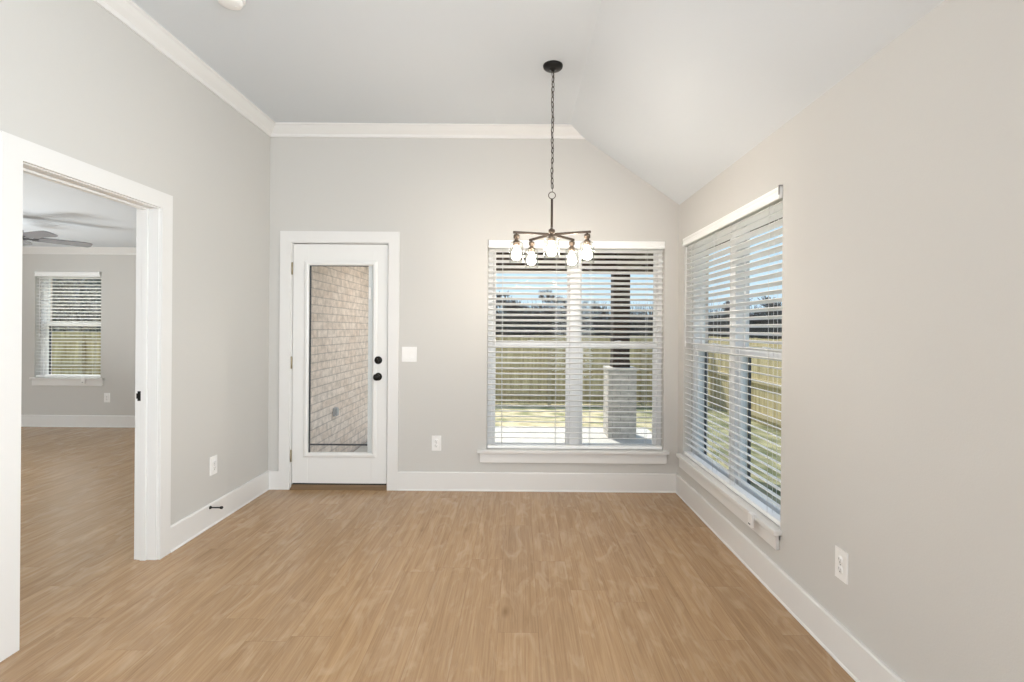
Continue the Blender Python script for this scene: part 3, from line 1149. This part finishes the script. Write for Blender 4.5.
# ------------------------------------------------------------------ outside: house walls, porch
mb = MB().box(-2.02, -1.911, YO, BO + 0.09, -0.1, BZC + 0.3)
struct('wall_exterior_bedroom', mb, M_BRICK, 'whitewashed brick wall seen through the glass of the patio door', 'brick wall')
mb = MB()
z0e = -0.6
mb.box(XO, XO + 0.04, YREAR, ya, z0e, 2.35)
mb.box(XO, XO + 0.04, ya, yb, z0e, WZ0 - 0.056)
mb.box(XO, XO + 0.04, ya, yb, WZ1, 2.35)
mb.box(XO, XO + 0.04, yb, YO + 0.10, z0e, 2.35)
struct('wall_exterior_right', mb, M_BRICK, 'brick outer face of the right wall around its window', 'brick wall')
mb = MB()
mb.box(BXL - 0.2, BW0, BO, BO + 0.09, z0e, 2.75)
mb.box(BW0, BW1, BO, BO + 0.09, z0e, BWZ0 - 0.056)
mb.box(BW0, BW1, BO, BO + 0.09, BWZ1, 2.75)
mb.box(BW1, -2.02, BO, BO + 0.09, z0e, 2.75)
struct('wall_exterior_far', mb, M_BRICK, 'brick outer face of the bedroom far wall around its window', 'brick wall')
PX0, PX1, PY1 = -1.911, 1.95, 7.50
mb = MB().box(PX0, PX1, YO, PY1, -0.30, -0.10, 0.01)
struct('floor_patio', mb, M_CONC, 'pale concrete patio slab outside the back window', 'patio')
mb = MB().box(PX0, 2.55, YO + 0.12, 7.35, 2.42, 2.50)
struct('ceiling_porch', mb, M_PORCH, 'dark porch ceiling over the patio', 'porch ceiling')
mb = MB().box(PX0 - 0.6, 2.6, YO + 0.12, 7.60, 2.52, 2.60)
struct('roof_porch', mb, M_PORCH, 'porch roof deck above the patio', 'roof')
mb = MB().box(PX0, 2.55, 6.80, 7.06, 2.165, 2.42, 0.004)
struct('beam_front', mb, M_DARKWOOD, 'dark wooden beam across the front of the porch', 'beam')
mb = MB().box(1.36, 1.58, YO, 6.78, 2.165, 2.42, 0.004)
struct('beam_side', mb, M_DARKWOOD, 'dark wooden beam along the right side of the porch', 'beam')
mb = MB().prism([(XO, 2.50), (XO, 2.36), (1.80, 2.22), (1.84, 2.22), (1.84, 2.30)], 'y', YREAR, YO + 0.1)
struct('roof_eave', mb, M_SOFFIT, 'pale roof eave above the right window outside', 'roof')
mb = MB().box(1.84, 1.86, YREAR, YO + 0.1, 2.21, 2.31)
struct('trim_4', mb, M_DARKWOOD, 'dark fascia board along the eave above the right window outside', 'fascia')

# unseen recessed light added to the porch ceiling to brighten the brick
pl = empty('porch_fill_light', (-0.80, 5.95, 2.42), 0)
tag(pl, 'unseen round recessed light added in the dark porch ceiling to brighten the brick wall', 'added ceiling light')
MB().lathe([(0.068, 0), (0.068, -0.004), (0.088, -0.006), (0.092, -0.002), (0.092, 0)], 28).build('trim_ring', M_TRIM, pl)
MB().lathe([(0, -0.001), (0.067, -0.001), (0.067, -0.0005)], 28).build('lens', emis('porch_fill_lens', (1.0, 0.86, 0.68), 12), pl)
pld = bpy.data.lights.new('porch_fill_lamp', 'AREA')
pld.shape = 'DISK'
pld.size = 0.13
pld.energy = 22
pld.color = (1.0, 0.91, 0.82)
plo = bpy.data.objects.new('porch_fill_lamp', pld)
plo.location = (0, 0, -0.010)
plo.parent = pl
COL.objects.link(plo)

# porch column
pc = empty('porch_column', (1.439, 6.93, -0.10), 0)
tag(pc, 'dark wooden porch post on a pale brick pier outside the back window', 'column')
MB().box(-0.191, 0.191, -0.19, 0.19, 0, 0.90, 0.004).build('pier', M_STONE, pc)
MB().box(-0.200, 0.200, -0.20, 0.20, 0.90, 0.945, 0.006).build('pier_cap', M_CONC, pc)
MB().box(-0.112, 0.112, -0.112, 0.112, 0.945, 2.262, 0.004).build('post', M_DARKWOOD, pc)
MB().box(-0.118, 0.118, -0.118, 0.118, 0.945, 1.03, 0.003).build('post_base', M_DARKWOOD, pc)

# outdoor outlet on the brick
oo = empty('outdoor_outlet', (-1.911, 5.28, 0.47), R(90))
tag(oo, 'grey weatherproof outlet box on the brick wall seen through the door', 'outlet')
M_OUT = mat('grey_outlet_cover', (0.42, 0.42, 0.43), 0.5)
MB().box(-0.032, 0.032, -0.030, 0, -0.045, 0.045, 0.005).build('box', M_OUT, oo)
MB().box(-0.030, 0.030, -0.044, -0.0305, -0.041, 0.041, 0.006, segs=2).build('cover', M_OUT, oo)

# downspout at the house corner
dsp = empty('downspout', (1.685, 4.50, -0.35), 0)
tag(dsp, 'dark downspout at the house corner seen through the right window', 'downspout')
MB().box(-0.040, 0.040, -0.03, 0.03, 0.10, 2.45, 0.006).build('pipe', M_SCREEN, dsp)
MB().prism([(-0.03, 0.10), (0.03, 0.12), (0.16, 0.05), (0.14, -0.01), (-0.03, 0.05)], 'y', -0.03, 0.03).build('elbow', M_SCREEN, dsp)

# ------------------------------------------------------------------ yard
def ground_z(x, y):
    s = min(max((y - 7.3) / 5.8, 0.0), 1.0)
    e = min(max((x - 1.9) / 3.0, 0.0), 1.0)
    w = min(max((-1.9 - x) / 4.0, 0.0), 1.0) * min(max((y - 7.0) / 2.0, 0.0), 1.0)
    return -0.17 - 0.46 * max(s, e * 0.85, w * 0.4)


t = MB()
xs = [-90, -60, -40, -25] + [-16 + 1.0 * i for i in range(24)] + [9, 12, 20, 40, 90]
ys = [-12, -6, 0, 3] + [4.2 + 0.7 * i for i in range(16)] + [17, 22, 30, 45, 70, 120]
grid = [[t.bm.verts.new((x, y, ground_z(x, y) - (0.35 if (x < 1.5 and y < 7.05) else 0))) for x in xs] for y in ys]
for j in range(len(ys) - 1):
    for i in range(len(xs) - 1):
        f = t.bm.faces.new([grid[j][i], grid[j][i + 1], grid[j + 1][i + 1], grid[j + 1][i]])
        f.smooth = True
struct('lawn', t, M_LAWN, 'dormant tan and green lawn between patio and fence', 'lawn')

FZ0, FZ1 = -0.62, 1.20


def fence(name, along, fixed, a0, a1, label, face):
    """A privacy fence of vertical pickets, rails and posts on the house side."""
    root = empty(name, (0, 0, FZ0))
    tag(root, label, 'fence')
    H = FZ1 - FZ0
    random.seed(int(abs(a0 * 10)))
    mb = MB()
    a = a0
    while a < a1 - 0.01:
        b = min(a + 0.138, a1)
        top = H + random.uniform(-0.008, 0.008)
        off = random.uniform(-0.002, 0.002)
        if along == 'x':
            mb.box(a, b, fixed + off, fixed + off + 0.016, 0.02, top)
        else:
            mb.box(fixed + off, fixed + off + 0.016, a, b, 0.02, top)
        a += 0.143
    mb.build('pickets', M_FENCE, root)
    for z in (0.25, 0.93, 1.62):
        mb = MB()
        if along == 'x':
            mb.box(a0, a1, fixed - 0.040, fixed - 0.002, z - 0.045, z + 0.045)
        else:
            mb.box(fixed - 0.040, fixed - 0.002, a0, a1, z - 0.045, z + 0.045)
        mb.build('rail', M_RAIL, root)
    a = a0 + 1.2
    while a < a1:
        mb = MB()
        if along == 'x':
            mb.box(a - 0.045, a + 0.045, fixed - 0.13, fixed - 0.041, -0.02, H - 0.10, 0.004)
        else:
            mb.box(fixed - 0.13, fixed - 0.041, a - 0.045, a + 0.045, -0.02, H - 0.10, 0.004)
        mb.build('post', M_RAIL, root)
        a += 2.44
    return root


fence('privacy_fence', 'x', 13.1, -15.0, 4.94, 'shaded wooden privacy fence across the back of the yard', -1)
fence('privacy_fence', 'y', 5.0, 3.0, 13.09, 'sunlit wooden privacy fence along the right side of the yard', -1)


# ------------------------------------------------------------------ bare trees beyond the fence
def tree_mesh(seed, height, spread=0.55, levels=6):
    rnd = random.Random(seed)
    mb = MB()

    def grow(p, d, length, rad, lev):
        pts = [p]
        q = p.copy()
        dd = d.copy()
        seg = 3
        for s in range(seg):
            dd = (dd + Vector((rnd.uniform(-1, 1), rnd.uniform(-1, 1), rnd.uniform(-0.3, 0.6))) * 0.13).normalized()
            q = q + dd * (length / seg)
            pts.append(q.copy())
        r1 = rad * 0.74
        mb.tube(pts, [max(0.020, rad + (r1 - rad) * i / seg) for i in range(seg + 1)], 5 if lev > 2 else 3, smooth=True)
        if lev == 0:
            return
        nb = 3 if lev > 2 else 5
        for bidx in range(nb):
            f = rnd.uniform(0.55, 1.0) if bidx else 1.0
            base = pts[-1] if bidx == 0 else pts[1] + (pts[-1] - pts[1]) * f
            ax = Vector((rnd.uniform(-1, 1), rnd.uniform(-1, 1), rnd.uniform(-0.1, 0.35))).normalized()
            nd = (dd * (1.0 if bidx else 1.4) + ax * spread * (1.6 if bidx else 0.6)).normalized()
            grow(base, nd, length * rnd.uniform(0.58, 0.78), r1 * (0.85 if bidx == 0 else rnd.uniform(0.45, 0.65)), lev - 1)
    grow(Vector((0, 0, -0.15)), Vector((0, 0, 1)), height * 0.30, height * 0.022, levels)
    me = bpy.data.meshes.new('bare_tree')
    mb.bm.to_mesh(me)
    mb.bm.free()
    return me


TREES = [tree_mesh(3, 7.0, levels=5), tree_mesh(11, 6.0, 0.7, levels=5), tree_mesh(23, 8.0, 0.5, levels=5)]
for me in TREES:
    me.materials.append(M_BARK)
TREES_PALE = [tree_mesh(31, 7.5, 0.6, levels=5), tree_mesh(47, 9.0, 0.5, levels=5)]
for me in TREES_PALE:
    me.materials.append(M_BARK2)


def place_tree(me, x, y, s, rz, label, group):
    o = bpy.data.objects.new('bare_tree', me)
    o.location = (x, y, ground_z(x, y) - 0.02)
    o.scale = (s, s, s)
    o.rotation_euler = (0, 0, rz)
    COL.objects.link(o)
    tag(o, label, 'tree', group)


random.seed(77)
for px, dist, s, me in ((491, 30, 0.72, 1), (503, 37, 0.85, 0), (521, 27, 0.60, 2), (537, 44, 1.0, 1), (551, 51, 1.1, 0), (566, 35, 0.80, 1)):
    place_tree(TREES[me], (px - 514) / 500 * dist, dist, s, random.uniform(0, 6), 'leafless tree far beyond the fence, in the left half of the back window', 'trees behind the left half of the back window')
for px, dist, s, me in ((589, 42, 0.72, 2), (606, 48, 0.70, 1), (640, 36, 0.55, 0), (656, 44, 0.60, 1)):
    place_tree(TREES[me], (px - 514) / 500 * dist, dist, s, random.uniform(0, 6), 'leafless tree far beyond the fence, in the right half of the back window', 'trees behind the right half of the back window')
for px, dist, s, me in ((704, 30, 0.60, 1), (722, 37, 0.75, 2), (743, 28, 0.60, 0), (760, 35, 0.85, 1), (777, 27, 0.65, 2), (797, 42, 1.0, 0)):
    place_tree(TREES[me], (px - 514) / 500 * dist, dist, s, random.uniform(0, 6), 'leafless tree beyond the side fence, seen through the right window', 'trees behind the right window')
for px, dist, s, me in ((40, 15.2, 0.60, 0), (66, 18.6, 0.85, 1), (84, 15.0, 0.55, 1), (106, 18.2, 0.80, 0)):
    place_tree(TREES_PALE[me], (px - 514) / 500 * dist, dist, s, random.uniform(0, 6), 'pale barked leafless tree close behind the fence, seen through the bedroom window', 'trees behind the bedroom window')

# a winter thicket far behind the fences: nobody could count its twigs
rnd = random.Random(5)
mb = MB()


def twig_clump(x, y, h):
    z0 = ground_z(x, y) - 0.1
    for q in range(7):
        a = rnd.uniform(0, 2 * PI)
        lean = rnd.uniform(0.05, 0.5)
        hh = h * rnd.uniform(0.6, 1.15)
        p0 = Vector((x + rnd.uniform(-0.4, 0.4), y + rnd.uniform(-0.4, 0.4), z0))
        p1 = p0 + Vector((math.cos(a) * lean * hh * 0.4, math.sin(a) * lean * hh * 0.4, hh * 0.55))
        p2 = p1 + Vector((math.cos(a + 0.7) * lean * hh * 0.4, math.sin(a + 0.7) * lean * hh * 0.4, hh * 0.45))
        mb.tube([p0, p1, p2], [0.07, 0.045, 0.012], 3, smooth=False)


for i in range(1500):
    dist = rnd.uniform(56, 80)
    px = rnd.uniform(440, 860)
    x = (px - 514) / 500 * dist
    twig_clump(x, dist, rnd.uniform(2.6, 5.3) * dist / 66)
th = mb.build('thicket', M_BRUSH)
tag(th, 'dark winter thicket of bare twigs along the horizon beyond the fences', 'thicket', kind='stuff')

M_BRUSH_PALE = mat('pale_winter_brush', (0.2, 0.2, 0.18), 0.95)
noise_color(M_BRUSH_PALE, (0.12, 0.13, 0.11), (0.34, 0.34, 0.30), 0.8, 4)
mb = MB()
for i in range(420):
    dist = rnd.uniform(25, 36)
    px = rnd.uniform(-20, 150)
    twig_clump((px - 514) / 500 * dist, dist, rnd.uniform(3.0, 7.5))
tag(mb.build('thicket', M_BRUSH_PALE), 'grey green winter thicket behind the fence, seen through the bedroom window', 'thicket', kind='stuff')
